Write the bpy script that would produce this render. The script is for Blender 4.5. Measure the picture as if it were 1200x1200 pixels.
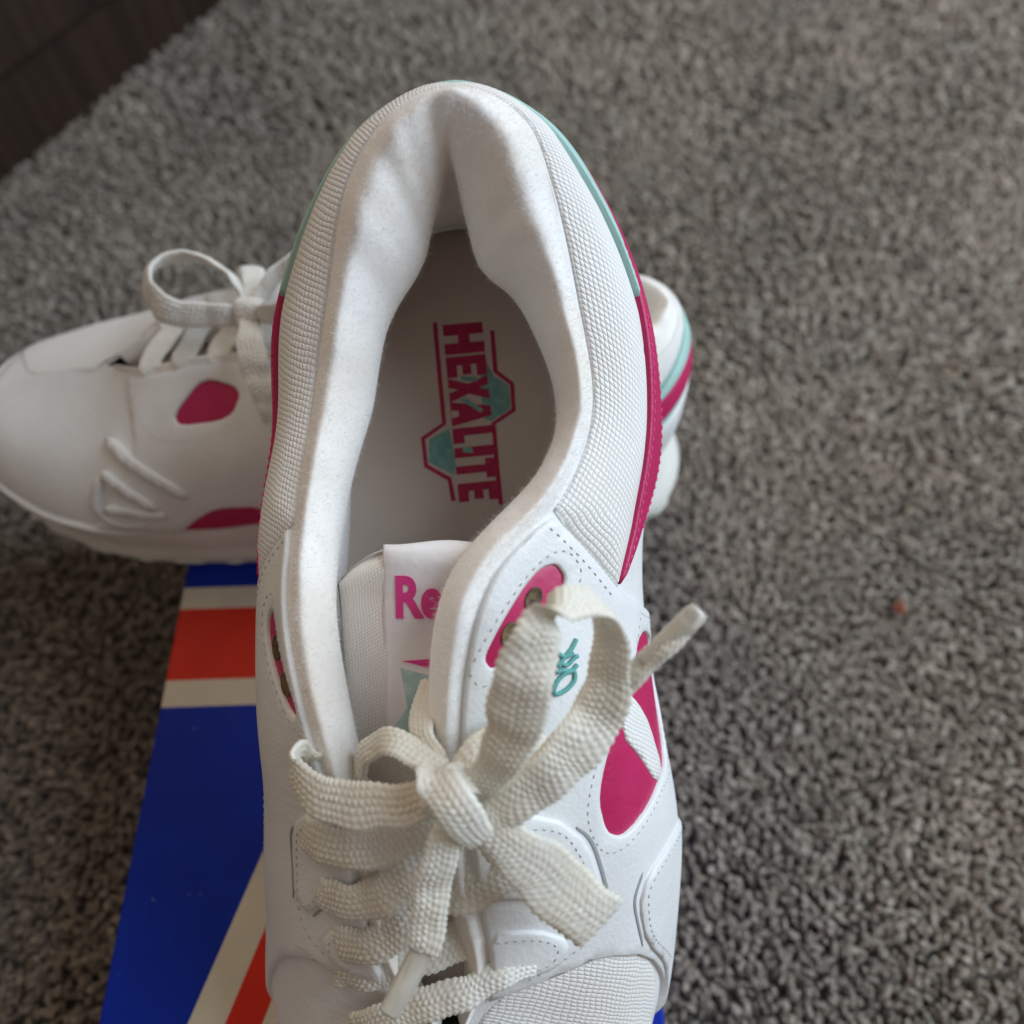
import bpy, bmesh, math, random
import numpy as np
from mathutils import Vector, Matrix
from mathutils.geometry import delaunay_2d_cdt
random.seed(4); RNG=np.random.default_rng(4)
SC=bpy.context.scene; COL=SC.collection
for o in list(bpy.data.objects): bpy.data.objects.remove(o)
CM=.01
# ------------------------------------------------------------------ camera
cam=bpy.data.cameras.new('camera'); camo=bpy.data.objects.new('camera',cam); COL.objects.link(camo)
CAM_H=29.25; CAM_P=math.radians(60); FPX=901.0
camo.location=(0,0,CAM_H*CM); camo.rotation_euler=(math.radians(90)-CAM_P,0,0)
cam.sensor_width=36; cam.lens=36*FPX/1200; cam.clip_start=.01; cam.clip_end=30
cam.dof.use_dof=True; cam.dof.focus_distance=.19; cam.dof.aperture_fstop=7.5
SC.camera=camo
# ------------------------------------------------------------------ light: a window to the right, dim room
w=bpy.data.worlds.new('World'); SC.world=w; w.use_nodes=True
bg=w.node_tree.nodes['Background']; bg.inputs[0].default_value=(1.0,.80,.67,1); bg.inputs[1].default_value=.21
def area(name,loc,target,sx,sy,power,color):
    l=bpy.data.lights.new(name,'AREA'); l.shape='RECTANGLE'; l.size=sx; l.size_y=sy; l.energy=power; l.color=color
    o=bpy.data.objects.new(name,l); COL.objects.link(o); o.location=loc
    o.rotation_euler=(Vector(target)-Vector(loc)).to_track_quat('-Z','Y').to_euler(); return o
area('window_light',(1.0,.30,.85),(0,.12,.05),1.0,1.1,23,(.74,.87,1.0))
area('room_light',(-.85,1.15,1.35),(0,.15,.0),1.0,.8,9,(1.0,.82,.62))
vs=SC.view_settings; vs.view_transform='Standard'; vs.look='None'; vs.gamma=1; vs.exposure=0; vs.use_curve_mapping=False
SC.cycles.use_denoising=True; SC.cycles.max_bounces=8
SC.render.film_transparent=False
# ------------------------------------------------------------------ helpers
def link(o,parent=None):
    COL.objects.link(o)
    if parent: o.parent=parent
    return o
def mesh_obj(name,V,F,mat,parent=None,smooth=True,uv=None,cm=True):
    """V list of (x,s,h) cm in shoe form -> local metres (y=-s)"""
    me=bpy.data.meshes.new(name)
    V=np.asarray(V,float)
    if cm: V=V*CM
    me.from_pydata(V.tolist(),[],[list(f) for f in F]); me.update()
    if uv is not None:
        l=me.uv_layers.new(name='UVMap'); idx=np.empty(len(me.loops),int); me.loops.foreach_get('vertex_index',idx)
        l.data.foreach_set('uv',np.asarray(uv,float)[idx].ravel())
    if smooth: me.polygons.foreach_set('use_smooth',[True]*len(me.polygons))
    me.materials.append(mat)
    return link(bpy.data.objects.new(name,me),parent)
def fs(P):
    """shoe form (x,s,h) to local (x,y,z)"""
    P=np.array(P,float); P[...,1]*=-1; return P
def recalc(o):
    bm=bmesh.new(); bm.from_mesh(o.data); bmesh.ops.recalc_face_normals(bm,faces=bm.faces); bm.to_mesh(o.data); bm.free(); return o
def empty(name,loc=(0,0,0),rot=(0,0,0)):
    o=bpy.data.objects.new(name,None); o.empty_display_size=.03; COL.objects.link(o); o.location=loc; o.rotation_euler=rot; return o
def tag(o,label=None,cat=None,group=None,kind=None):
    for k,v in (('label',label),('category',cat),('group',group),('kind',kind)):
        if v: o[k]=v
    return o
def grid_faces(nu,nv,closed=False):
    F=[]
    for i in range(nu if closed else nu-1):
        for j in range(nv-1):
            a=i*nv+j; b=((i+1)%nu)*nv+j
            F.append((a,a+1,b+1,b))
    return F
# ------------------------------------------------------------------ materials
def new_mat(name,col,rough=.5,sheen=0,spec=.5):
    m=bpy.data.materials.new(name); m.use_nodes=True; b=m.node_tree.nodes['Principled BSDF']
    b.inputs['Base Color'].default_value=(*col,1); b.inputs['Roughness'].default_value=rough
    b.inputs['Specular IOR Level'].default_value=spec
    if sheen: b.inputs['Sheen Weight'].default_value=sheen; b.inputs['Sheen Roughness'].default_value=.6
    return m,m.node_tree,b
def nd(nt,t,**k):
    n=nt.nodes.new(t)
    for a,v in k.items():
        if a.startswith('i_'): n.inputs[a[2:].replace('_',' ')].default_value=v
        else: setattr(n,a,v)
    return n
def mth(nt,op,a,b=None):
    n=nt.nodes.new('ShaderNodeMath'); n.operation=op
    for i,x in enumerate((a,b)):
        if x is None: continue
        if isinstance(x,(int,float)): n.inputs[i].default_value=x
        else: nt.links.new(x,n.inputs[i])
    return n.outputs[0]
def coord(nt,kind='Object'): return nd(nt,'ShaderNodeTexCoord').outputs[kind]
def bump(nt,b,h,strength=.4,dist=.0005,prev=None):
    n=nd(nt,'ShaderNodeBump'); n.inputs['Strength'].default_value=strength; n.inputs['Distance'].default_value=dist
    nt.links.new(h,n.inputs['Height'])
    if prev: nt.links.new(prev,n.inputs['Normal'])
    nt.links.new(n.outputs[0],b.inputs['Normal']); return n.outputs[0]
def noise(nt,scale,detail=3,src=None,rough=.55):
    n=nd(nt,'ShaderNodeTexNoise'); n.inputs['Scale'].default_value=scale; n.inputs['Detail'].default_value=detail; n.inputs['Roughness'].default_value=rough
    nt.links.new(src if src is not None else coord(nt),n.inputs['Vector']); return n.outputs['Fac']
def ramp(nt,f,stops):
    r=nd(nt,'ShaderNodeValToRGB'); e=r.color_ramp.elements
    while len(e)<len(stops): e.new(.5)
    for k,(p,c) in zip(e,stops): k.position=p; k.color=(*c,1)
    nt.links.new(f,r.inputs[0]); return r.outputs[0]
def tint(nt,b,c0,c1,scale,detail=3,lo=.35,hi=.68):
    o=ramp(nt,noise(nt,scale,detail),[(lo,c0),(hi,c1)]); nt.links.new(o,b.inputs['Base Color']); return o
def leather(name,c0,c1,rough=.42):
    m,nt,b=new_mat(name,c0,rough)
    tint(nt,b,c0,c1,35)
    v=nd(nt,'ShaderNodeTexVoronoi'); v.inputs['Scale'].default_value=900; nt.links.new(coord(nt),v.inputs['Vector'])
    p=bump(nt,b,v.outputs['Distance'],.16,.0004)
    p=bump(nt,b,noise(nt,160,4),.25,.0009,p); 
    r=nd(nt,'ShaderNodeMapRange'); nt.links.new(noise(nt,120,3),r.inputs[0]); r.inputs[3].default_value=rough-.08; r.inputs[4].default_value=rough+.14; nt.links.new(r.outputs[0],b.inputs['Roughness'])
    return m
def woven(name,c0,c1,pu,pv,strength=.9,dist=.0007,rough=.6):
    """raised knit cells on UV given in cm"""
    m,nt,b=new_mat(name,c0,rough,sheen=.15)
    uvn=coord(nt,'UV'); sp=nd(nt,'ShaderNodeSeparateXYZ')
    nz=nd(nt,'ShaderNodeTexNoise'); nz.inputs['Scale'].default_value=1.6; nz.inputs['Detail'].default_value=4; nt.links.new(uvn,nz.inputs['Vector'])
    mx=nd(nt,'ShaderNodeVectorMath',operation='MULTIPLY_ADD'); nt.links.new(nz.outputs['Color'],mx.inputs[0]); mx.inputs[1].default_value=(.16,.16,0); nt.links.new(uvn,mx.inputs[2])
    nt.links.new(mx.outputs[0],sp.inputs[0])
    a=mth(nt,'SINE',mth(nt,'MULTIPLY',mth(nt,'ADD',sp.outputs[0],mth(nt,'MULTIPLY',sp.outputs[1],.5)),math.pi/pu))
    c=mth(nt,'SINE',mth(nt,'MULTIPLY',sp.outputs[1],math.pi/pv))
    h=mth(nt,'POWER',mth(nt,'ABSOLUTE',mth(nt,'MULTIPLY',a,c)),.45)
    o=ramp(nt,mth(nt,'ADD',mth(nt,'MULTIPLY',h,.4),mth(nt,'MULTIPLY',noise(nt,30,4),.6)),[(.25,(c0[0]*.92,c0[1]*.88,c0[2]*.80)),(.62,c1)])
    nt.links.new(o,b.inputs['Base Color'])
    bump(nt,b,h,strength,dist); return m
M={}
M['leather']=leather('white_leather',(.74,.75,.75),(.80,.81,.80))
M['leather_magenta']=leather('magenta_leather',(.43,.010,.085),(.50,.013,.105),.45)
M['mint']=leather('mint_synthetic',(.34,.56,.52),(.41,.63,.58),.45)
M['mesh']=woven('white_knit_mesh',(.82,.81,.79),(.87,.865,.85),.125,.10,.55,.0006)
M['toe_mesh']=woven('white_toe_mesh',(.82,.81,.79),(.86,.855,.84),.10,.10,.5,.0005)
m,nt,b=new_mat('white_fleece',(.86,.84,.82),.95,sheen=.5,spec=.15); tint(nt,b,(.82,.77,.69),(.89,.88,.865),26,3,.30,.58)
p=bump(nt,b,noise(nt,1500,5),.12,.0005); bump(nt,b,noise(nt,150,4),.3,.0016,p); M['fleece']=m
m,nt,b=new_mat('white_fuzz',(.86,.84,.82),.9,sheen=.3,spec=.05)
tr=nd(nt,'ShaderNodeBsdfTranslucent'); tr.inputs[0].default_value=(.9,.88,.86,1); ms=nd(nt,'ShaderNodeMixShader'); ms.inputs[0].default_value=.5
nt.links.new(b.outputs[0],ms.inputs[1]); nt.links.new(tr.outputs[0],ms.inputs[2]); nt.links.new(ms.outputs[0],nt.nodes['Material Output'].inputs['Surface']); M['fuzz']=m
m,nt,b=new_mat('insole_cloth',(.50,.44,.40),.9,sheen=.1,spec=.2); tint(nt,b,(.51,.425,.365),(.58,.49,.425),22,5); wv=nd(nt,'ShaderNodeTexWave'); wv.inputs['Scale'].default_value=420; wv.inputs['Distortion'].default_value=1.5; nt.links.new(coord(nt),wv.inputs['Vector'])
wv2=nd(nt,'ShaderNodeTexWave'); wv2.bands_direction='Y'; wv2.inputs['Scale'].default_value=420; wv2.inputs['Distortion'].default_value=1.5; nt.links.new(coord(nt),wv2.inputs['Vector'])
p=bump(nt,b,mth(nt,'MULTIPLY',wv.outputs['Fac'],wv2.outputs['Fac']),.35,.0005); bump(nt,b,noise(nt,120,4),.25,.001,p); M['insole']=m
m,nt,b=new_mat('insole_print_magenta',(.36,.006,.06),.75); tint(nt,b,(.30,.004,.045),(.40,.01,.07),500,4); M['print_magenta']=m
m,nt,b=new_mat('insole_print_teal',(.16,.33,.30),.75); tint(nt,b,(.11,.26,.235),(.20,.37,.335),420,4); M['print_teal']=m
m,nt,b=new_mat('insole_print_pink',(.50,.25,.24),.8); M['print_pink']=m
M['terry']=woven('tongue_knit',(.80,.76,.73),(.85,.82,.79),.09,.07,.4,.0005,.8)
m,nt,b=new_mat('satin_label',(.82,.77,.80),.42,sheen=.2); tint(nt,b,(.80,.72,.77),(.84,.83,.84),60,2)
v=nd(nt,'ShaderNodeTexWave'); v.inputs['Scale'].default_value=900; v.inputs['Distortion'].default_value=1; nt.links.new(coord(nt),v.inputs['Vector']); p=bump(nt,b,v.outputs['Fac'],.15,.0003); bump(nt,b,noise(nt,90,3),.35,.002,p); M['label']=m
m,nt,b=new_mat('magenta_thread',(.72,.02,.25),.5,sheen=.3); bump(nt,b,noise(nt,1800,2),.5,.0004); M['thread_magenta']=m
m,nt,b=new_mat('teal_thread',(.10,.42,.40),.45,sheen=.3); 
v=nd(nt,'ShaderNodeTexWave'); v.inputs['Scale'].default_value=1300; v.bands_direction='DIAGONAL'; nt.links.new(coord(nt),v.inputs['Vector']); bump(nt,b,v.outputs['Fac'],.5,.0004); M['thread_teal']=m
m,nt,b=new_mat('pale_teal_thread',(.42,.62,.62),.5,sheen=.2); tint(nt,b,(.36,.56,.57),(.55,.72,.72),220,3); bump(nt,b,noise(nt,1500,2),.4,.0004); M['thread_pale']=m
m,nt,b=new_mat('white_thread',(.80,.80,.78),.6); M['thread_white']=m
m,nt,b=new_mat('grey_stitch_hole',(.46,.47,.48),.8); M['thread_grey']=m
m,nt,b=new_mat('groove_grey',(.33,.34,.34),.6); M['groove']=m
m,nt,b=new_mat('cream_lace',(.80,.77,.64),.42,sheen=.2,spec=.6); tint(nt,b,(.86,.825,.70),(.91,.905,.855),55,4)
p=bump(nt,b,noise(nt,2600,3),.35,.0004)
tr=nd(nt,'ShaderNodeBsdfTranslucent'); tr.inputs[0].default_value=(.95,.92,.80,1); ms=nd(nt,'ShaderNodeMixShader'); ms.inputs[0].default_value=.2
nt.links.new(b.outputs[0],ms.inputs[1]); nt.links.new(tr.outputs[0],ms.inputs[2]); nt.links.new(ms.outputs[0],nt.nodes['Material Output'].inputs['Surface']); M['lace']=m
m,nt,b=new_mat('white_lace',(.80,.79,.74),.65,sheen=.25,spec=.3); tint(nt,b,(.76,.74,.67),(.82,.82,.79),55,4); bump(nt,b,noise(nt,1400,3),.5,.0006); M['lace_white']=m
m,nt,b=new_mat('clear_aglet',(.90,.88,.80),.16); b.inputs['Transmission Weight'].default_value=.55; b.inputs['IOR'].default_value=1.45; M['aglet']=m
m,nt,b=new_mat('midsole_foam',(.74,.74,.70),.5); tint(nt,b,(.68,.67,.61),(.77,.78,.75),30,4); bump(nt,b,noise(nt,700,3),.2,.0005); M['midsole']=m
m,nt,b=new_mat('pale_mint_rubber',(.62,.70,.64),.45); tint(nt,b,(.60,.66,.58),(.68,.75,.69),25,4); bump(nt,b,noise(nt,500,3),.2,.0005); M['rubber']=m
m,nt,b=new_mat('eyelet_brown',(.10,.055,.03),.7); tint(nt,b,(.05,.028,.015),(.20,.13,.06),420,3); M['eyelet']=m
m,nt,b=new_mat('eyelet_magenta',(.48,.012,.10),.35); tint(nt,b,(.44,.010,.085),(.52,.014,.115),60); bump(nt,b,noise(nt,300,3),.15,.0005); M['plastic_magenta']=m
# ------------------------------------------------------------------ setting: carpet, dark furniture at the back
FLOOR=-11.5
m,nt,b=new_mat('carpet_base',(.05,.045,.04),1,spec=.1)
o=ramp(nt,noise(nt,170,4),[(.35,(.07,.06,.05)),(.65,(.18,.16,.135))]); nt.links.new(o,b.inputs['Base Color']); bump(nt,b,noise(nt,170,4),1,.006); M['carpet_base']=m
m,nt,b=new_mat('carpet_yarn',(.2,.18,.16),1,sheen=.25,spec=.08)
g=nd(nt,'ShaderNodeNewGeometry'); o=ramp(nt,g.outputs['Random Per Island'],[(0,(.19,.157,.12)),(.25,(.28,.236,.187)),(.6,(.36,.307,.25)),(.88,(.43,.372,.308)),(1,(.56,.50,.43))])
big=ramp(nt,noise(nt,9,3),[(.3,(.80,.80,.80)),(.7,(1.08,1.06,1.02))])
mx=nd(nt,'ShaderNodeMix',data_type='RGBA',blend_type='MULTIPLY'); mx.inputs[0].default_value=1; nt.links.new(o,mx.inputs[6]); nt.links.new(big,mx.inputs[7]); nt.links.new(mx.outputs[2],b.inputs['Base Color'])
bump(nt,b,noise(nt,900,4),.9,.0015); M['carpet_yarn']=m
def build_carpet():
    base=mesh_obj('carpet',[(-200,-120,FLOOR),(200,-120,FLOOR),(200,260,FLOOR),(-200,260,FLOOR)],[(0,1,2,3)],M['carpet_base'],smooth=False)
    tag(base,kind='structure')
    pts=[]
    def field(y0,y1,sp):
        for y in np.arange(y0,y1,sp*.87):
            hw=27+ max(y,0)*.52+ (8 if y<20 else 6)
            xs=np.arange(-hw,hw,sp)
            pts.append(np.stack([xs+RNG.uniform(-.5,.5,len(xs))*sp,np.full(len(xs),y)+RNG.uniform(-.5,.5,len(xs))*sp,np.full(len(xs),sp)],1))
    field(-16,30,.35); field(30,60,.45); field(60,104,.62)
    P=np.vstack(pts)
    inside=(P[:,0]>-12.9)&(P[:,0]<4.4)&(P[:,1]<26)&(P[:,1]>-6)
    P=P[~inside]; n=len(P)
    ns,nr=4,4; ang=np.arange(ns)*2*math.pi/ns
    H=RNG.uniform(.55,.9,n)*(P[:,2]/.42)**.5; lean=RNG.uniform(.15,1.15,n); az=RNG.normal(0,1.3,n)+2.2*np.sin(P[:,0]*.11+1.7*np.sin(P[:,1]*.07))+P[:,1]*.05; tw=RNG.uniform(0,6.3,n); rad=P[:,2]*RNG.uniform(.38,.66,n)
    V=np.zeros((n,nr*ns+1,3))
    prof=[(0,.75),(.45,1.0),(.82,.9),(1.0,.45)]
    for k,(t,r) in enumerate(prof):
        off=lean*t*t*.9*H
        c=np.stack([P[:,0]+np.cos(az)*off,P[:,1]+np.sin(az)*off,FLOOR+H*(t-.25*lean*t*t)],1)
        for q in range(ns):
            a=ang[q]+tw+t*1.3
            V[:,k*ns+q]=c+np.stack([np.cos(a)*rad*r,np.sin(a)*rad*r,np.sin(a*2+tw)*rad*.25],1)
    V[:,-1]=V[:,(nr-1)*ns:nr*ns].mean(1)+np.array([0,0,.06])
    F=[]
    for k in range(nr-1):
        for q in range(ns): F.append((k*ns+q,k*ns+(q+1)%ns,(k+1)*ns+(q+1)%ns,(k+1)*ns+q))
    F=np.array(F); T=np.array([((nr-1)*ns+q,(nr-1)*ns+(q+1)%ns,nr*ns) for q in range(ns)])
    print('tufts',n); nv=V.shape[1]; off=(np.arange(n)*nv)
    Q=(F[None]+off[:,None,None]).reshape(-1,4); Tr=(T[None]+off[:,None,None]).reshape(-1,3)
    me=bpy.data.meshes.new('carpet_pile'); me.vertices.add(n*nv); me.vertices.foreach_set('co',(V.reshape(-1)*CM))
    nl=Q.size+Tr.size; me.loops.add(nl); me.loops.foreach_set('vertex_index',np.concatenate([Q.ravel(),Tr.ravel()]))
    np_=len(Q)+len(Tr); me.polygons.add(np_)
    ls=np.concatenate([np.arange(len(Q))*4,Q.size+np.arange(len(Tr))*3]); me.polygons.foreach_set('loop_start',ls)
    me.polygons.foreach_set('use_smooth',np.ones(np_,bool)); me.update(calc_edges=True); me.validate()
    me.materials.append(M['carpet_yarn'])
    o=link(bpy.data.objects.new('carpet_pile',me)); tag(o,'grey brown speckled carpet pile around the box','carpet',kind='stuff')
build_carpet()
def box_mesh(name,x0,x1,y0,y1,z0,z1,mat,parent=None,bev=.15,seg=2):
    bm=bmesh.new(); bmesh.ops.create_cube(bm,size=1)
    for v in bm.verts: v.co=Vector(((x0+x1)/2+v.co.x*(x1-x0),(y0+y1)/2+v.co.y*(y1-y0),(z0+z1)/2+v.co.z*(z1-z0)))*CM
    if bev: bmesh.ops.bevel(bm,geom=bm.edges[:],offset=bev*CM,segments=seg,affect='EDGES',profile=.5)
    me=bpy.data.meshes.new(name); bm.to_mesh(me); bm.free(); me.materials.append(mat)
    if bev: me.polygons.foreach_set('use_smooth',[True]*len(me.polygons))
    o=link(bpy.data.objects.new(name,me),parent)
    if bev: md=o.modifiers.new('wn','WEIGHTED_NORMAL'); md.keep_sharp=False
    return o
# dark wooden furniture base in the far left corner
m,nt,b=new_mat('dark_walnut',(.05,.024,.012),.5)
mp=nd(nt,'ShaderNodeMapping'); mp.inputs['Scale'].default_value=(55,55,2.2); nt.links.new(coord(nt),mp.inputs['Vector'])
o=ramp(nt,noise(nt,1.3,6,mp.outputs[0],.6),[(.3,(.010,.005,.003)),(.55,(.028,.014,.008)),(.75,(.05,.026,.014))]); nt.links.new(o,b.inputs['Base Color'])
bump(nt,b,noise(nt,1.6,6,mp.outputs[0]),.25,.001); M['walnut']=m
fx=empty('wooden_cabinet',(-.339,.665,FLOOR*CM),(0,0,math.radians(65)))
tag(fx,'dark brown wooden cabinet side standing on the carpet at the far left','cabinet')
box_mesh('plinth',-45,30,1.0,40,0.0,7.0,M['walnut'],fx,.2)
for k in range(5): box_mesh('board',-45+k*15.05,-45+k*15.05+15,0.0,40.5,7.05,62,M['walnut'],fx,.25)
# ------------------------------------------------------------------ shoe box with flag print lid
XL,XR,YN,YF=-13.2,4.8,-6.8,26.6
m,nt,b=new_mat('lid_print',(.01,.02,.2),.5,spec=.15)
sp=nd(nt,'ShaderNodeSeparateXYZ'); nt.links.new(coord(nt),sp.inputs[0])
X=mth(nt,'MULTIPLY',sp.outputs[0],100); Y=mth(nt,'MULTIPLY',sp.outputs[1],100)
def between(v,a,c): return mth(nt,'MULTIPLY',mth(nt,'GREATER_THAN',v,a),mth(nt,'LESS_THAN',v,c))
BLUE,WHITE,RED=(.003,.025,.35),(.66,.62,.51),(.64,.032,.016)
def layer(prev,mask,col):
    x=nd(nt,'ShaderNodeMix',data_type='RGBA'); nt.links.new(mask,x.inputs[0])
    if isinstance(prev,tuple): x.inputs[6].default_value=(*prev,1)
    else: nt.links.new(prev,x.inputs[6])
    x.inputs[7].default_value=(*col,1); return x.outputs[2]
# diagonals then the upright cross, as on a flag
Xf=mth(nt,'SUBTRACT',-4.2,mth(nt,'ABSOLUTE',mth(nt,'ADD',X,4.2))); Yf=mth(nt,'SUBTRACT',11.2,mth(nt,'ABSOLUTE',mth(nt,'SUBTRACT',Y,11.2)))
d1=mth(nt,'SUBTRACT',mth(nt,'MULTIPLY',Xf,.943),mth(nt,'MULTIPLY',Yf,.332))
c=layer(BLUE,between(d1,-9.26,-6.55),WHITE); c=layer(c,between(d1,-8.13,-7.0),RED)
c=layer(c,between(Y,8.7,13.7),WHITE); c=layer(c,between(Y,9.75,12.75),RED)
wear=noise(nt,45,5); 
hm=nd(nt,'ShaderNodeMix',data_type='RGBA',blend_type='MULTIPLY'); hm.inputs[0].default_value=1; nt.links.new(c,hm.inputs[6]); nt.links.new(ramp(nt,wear,[(.3,(.86,.86,.86)),(.7,(1.04,1.04,1.04))]),hm.inputs[7])
sc_=noise(nt,300,6,None,.7); sm=mth(nt,'MULTIPLY',mth(nt,'GREATER_THAN',sc_,.66),mth(nt,'GREATER_THAN',noise(nt,18,3),.56))
fin=layer(hm.outputs[2],mth(nt,'MULTIPLY',sm,.35),(.45,.45,.5)); nt.links.new(fin,b.inputs['Base Color'])
r=nd(nt,'ShaderNodeMapRange'); nt.links.new(noise(nt,60,4),r.inputs[0]); r.inputs[3].default_value=.42; r.inputs[4].default_value=.6; nt.links.new(r.outputs[0],b.inputs['Roughness'])
bump(nt,b,noise(nt,25,3),.12,.004); M['lid']=m
m,nt,b=new_mat('box_card_blue',(.010,.022,.25),.45); tint(nt,b,(.008,.018,.22),(.012,.026,.28),30); M['card']=m
bx=empty('shoe_box',(0,0,0),(0,0,math.radians(2))); tag(bx,'blue shoe box with red and white flag stripes lying on the carpet','box')
lid=box_mesh('lid',XL,XR,YN,YF,-3.6,0,M['lid'],bx,.12,3)
box_mesh('tray',XL+.18,XR-.18,YN+.18,YF-.18,FLOOR+.15,-3.62,M['card'],bx,.12,2)
# small orange scrap lying on the carpet
m,nt,b=new_mat('orange_scrap',(.45,.10,.03),.7); tint(nt,b,(.22,.06,.025),(.38,.11,.05),400); M['orange']=m
bm=bmesh.new(); bmesh.ops.create_icosphere(bm,subdivisions=3,radius=.0028)
for v in bm.verts:
    f=1+.35*math.sin(v.co.x*1900+1)+.25*math.sin(v.co.y*2300)+.2*math.sin(v.co.z*2700+2); v.co=Vector((v.co.x*f*.8,v.co.y*f*1.3,v.co.z*f*.6))
me=bpy.data.meshes.new('orange_scrap'); bm.to_mesh(me); bm.free(); me.materials.append(M['orange'])
oc=link(bpy.data.objects.new('orange_scrap',me)); oc.location=(.2165,.168,(FLOOR+1.0)*CM); tag(oc,'tiny orange scrap lying on the carpet near the right edge','scrap')
# ---- sneaker form tables (cm; x to the side, s from the heel towards the toe, h up) ----
# four levels per station: feather line, lower wall, upper wall, collar / eyestay edge
RIGHT=[
 [(0,1.0,3.2),(0,.4,5.0),(0,.45,7.4),(0,1.25,9.5)],
 [(2.0,1.5,3.2),(2.3,1.0,5.0),(2.25,1.2,7.4),(1.5,1.75,9.3)],
 [(3.2,3.0,3.2),(3.7,2.7,5.0),(3.55,2.8,7.0),(2.2,3.0,8.8)],
 [(3.9,5.2,3.1),(4.5,5.1,4.8),(4.35,5.0,6.5),(2.8,5.0,8.0)],
 [(4.2,7.8,3.0),(4.95,7.8,4.6),(4.6,7.7,6.1),(3.2,7.4,7.5)],
 [(4.3,10.5,2.9),(4.9,10.5,4.4),(4.25,10.2,6.4),(2.45,9.6,8.0)],
 [(4.5,13.0,2.8),(5.0,13.0,4.2),(3.6,12.6,6.9),(.75,11.7,8.9)],
 [(4.9,15.5,2.7),(5.3,15.5,4.0),(3.6,15.2,6.9),(.15,14.6,8.7)],
 [(5.3,18.2,2.6),(5.75,18.2,3.7),(4.0,18.2,6.2),(.35,18.0,8.0)],
 [(5.3,20.8,2.5),(5.65,20.8,3.5),(4.0,20.8,5.6),(.7,20.6,7.1)],
 [(5.0,23.2,2.4),(5.3,23.3,3.3),(3.6,23.2,5.1),(0,22.8,6.2)],
 [(4.2,25.7,2.5),(4.45,25.8,3.3),(3.0,25.3,4.9),(0,24.6,5.7)],
 [(2.6,28.0,2.7),(2.75,28.2,3.5),(1.9,27.4,4.8),(0,26.3,5.3)],
 [(0,29.0,2.9),(0,29.2,3.7),(0,28.3,4.8),(0,27.0,5.15)]]
LEFT=[None if k==0 else [(-x,s,h) for x,s,h in r] for k,r in enumerate(RIGHT)]
LEFT[2][3]=(-2.5,3.0,8.8); LEFT[3][3]=(-3.05,5.0,8.0)
LEFT[5]=[(-4.4,10.5,2.9),(-5.0,10.4,4.6),(-4.85,10.0,6.4),(-3.75,9.8,7.7)]
LEFT[4]=[(-4.2,7.8,3.0),(-4.9,7.8,4.6),(-4.7,7.7,6.1),(-3.5,7.4,7.5)]
LEFT[6]=[(-4.5,13.0,2.8),(-5.0,13.0,4.3),(-4.9,12.7,6.5),(-3.75,12.3,8.2)]
LEFT[7]=[(-4.7,15.5,2.7),(-5.1,15.5,4.2),(-4.75,15.3,6.5),(-3.15,14.9,8.3)]
LEFT[8]=[(-4.9,18.2,2.6),(-5.35,18.2,3.9),(-4.3,18.2,6.1),(-2.2,18.0,7.7)]
LEFT[9]=[(-5.0,20.8,2.5),(-5.35,20.8,3.6),(-4.1,20.8,5.6),(-1.6,20.6,7.0)]
# inner side: visible roll of the collar (level 5) and foot of the lining wall (level 7)
IN_R=[(-.2,2.15,8.4),(.12,3.0,7.4),(.5,4.0,7.0),(1.5,4.8,6.6),(2.4,6.9,6.3),(2.0,8.9,7.0),(-.1,11.5,8.1),(-.55,14.4,8.0),(-.3,18.0,7.3),(.2,20.6,6.5),(.0,22.3,5.8)]
IN_L=[None,(-.62,3.0,7.4),(-1.0,4.0,7.0),(-1.85,5.2,6.6),(-2.3,7.2,6.3),(-2.85,9.6,6.8),(-2.85,12.2,7.6),(-2.35,14.9,7.6),(-1.6,18.0,7.1),(-1.1,20.6,6.5),(-.3,22.4,5.8)]
FOOT=[(0,1.45,3.3),(1.7,2.0,3.3),(2.75,3.4,3.25),(3.25,5.3,3.2),(3.45,7.8,3.1),(3.5,10.5,3.0),(3.7,13,2.95),(4.1,15.5,2.9),(4.4,18.2,2.8),(4.4,20.8,2.7),(3.9,23,2.7)]
# relaxed, evenly opened version for the other shoe
def even(tab_r,tab_l,n0=5):
    R=[list(r) for r in tab_r]; L=[None if l is None else list(l) for l in tab_l]
    for k in range(n0,10):
        for j in range(4):
            a,b=tab_r[k][j],tab_l[k][j]
            m=((a[0]-b[0])/2,(a[1]+b[1])/2,(a[2]+b[2])/2)
            R[k][j]=m; L[k][j]=(-m[0],m[1],m[2])
    return R,L
def even_in(a,b):
    R=list(a);L=list(b)
    for k in range(5,11):
        m=((a[k][0]-b[k][0])/2,(a[k][1]+b[k][1])/2,(a[k][2]+b[k][2])/2)
        R[k]=m;L[k]=(-m[0],m[1],m[2])
    return R,L
def catmull(P,t):
    """P (n,3) control rows, t array of floats in [0,n-1]"""
    P=np.asarray(P,float); n=len(P)
    Q=np.vstack([2*P[0]-P[1],P,2*P[-1]-P[-2]])
    t=np.clip(np.asarray(t,float),0,n-1-1e-9); i=np.floor(t).astype(int); f=(t-i)[...,None]
    a,b,c,d=Q[i],Q[i+1],Q[i+2],Q[i+3]
    return .5*((2*b)+(c-a)*f+(2*a-5*b+4*c-d)*f*f+(3*b-a-3*c+d)*f**3)
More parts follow.
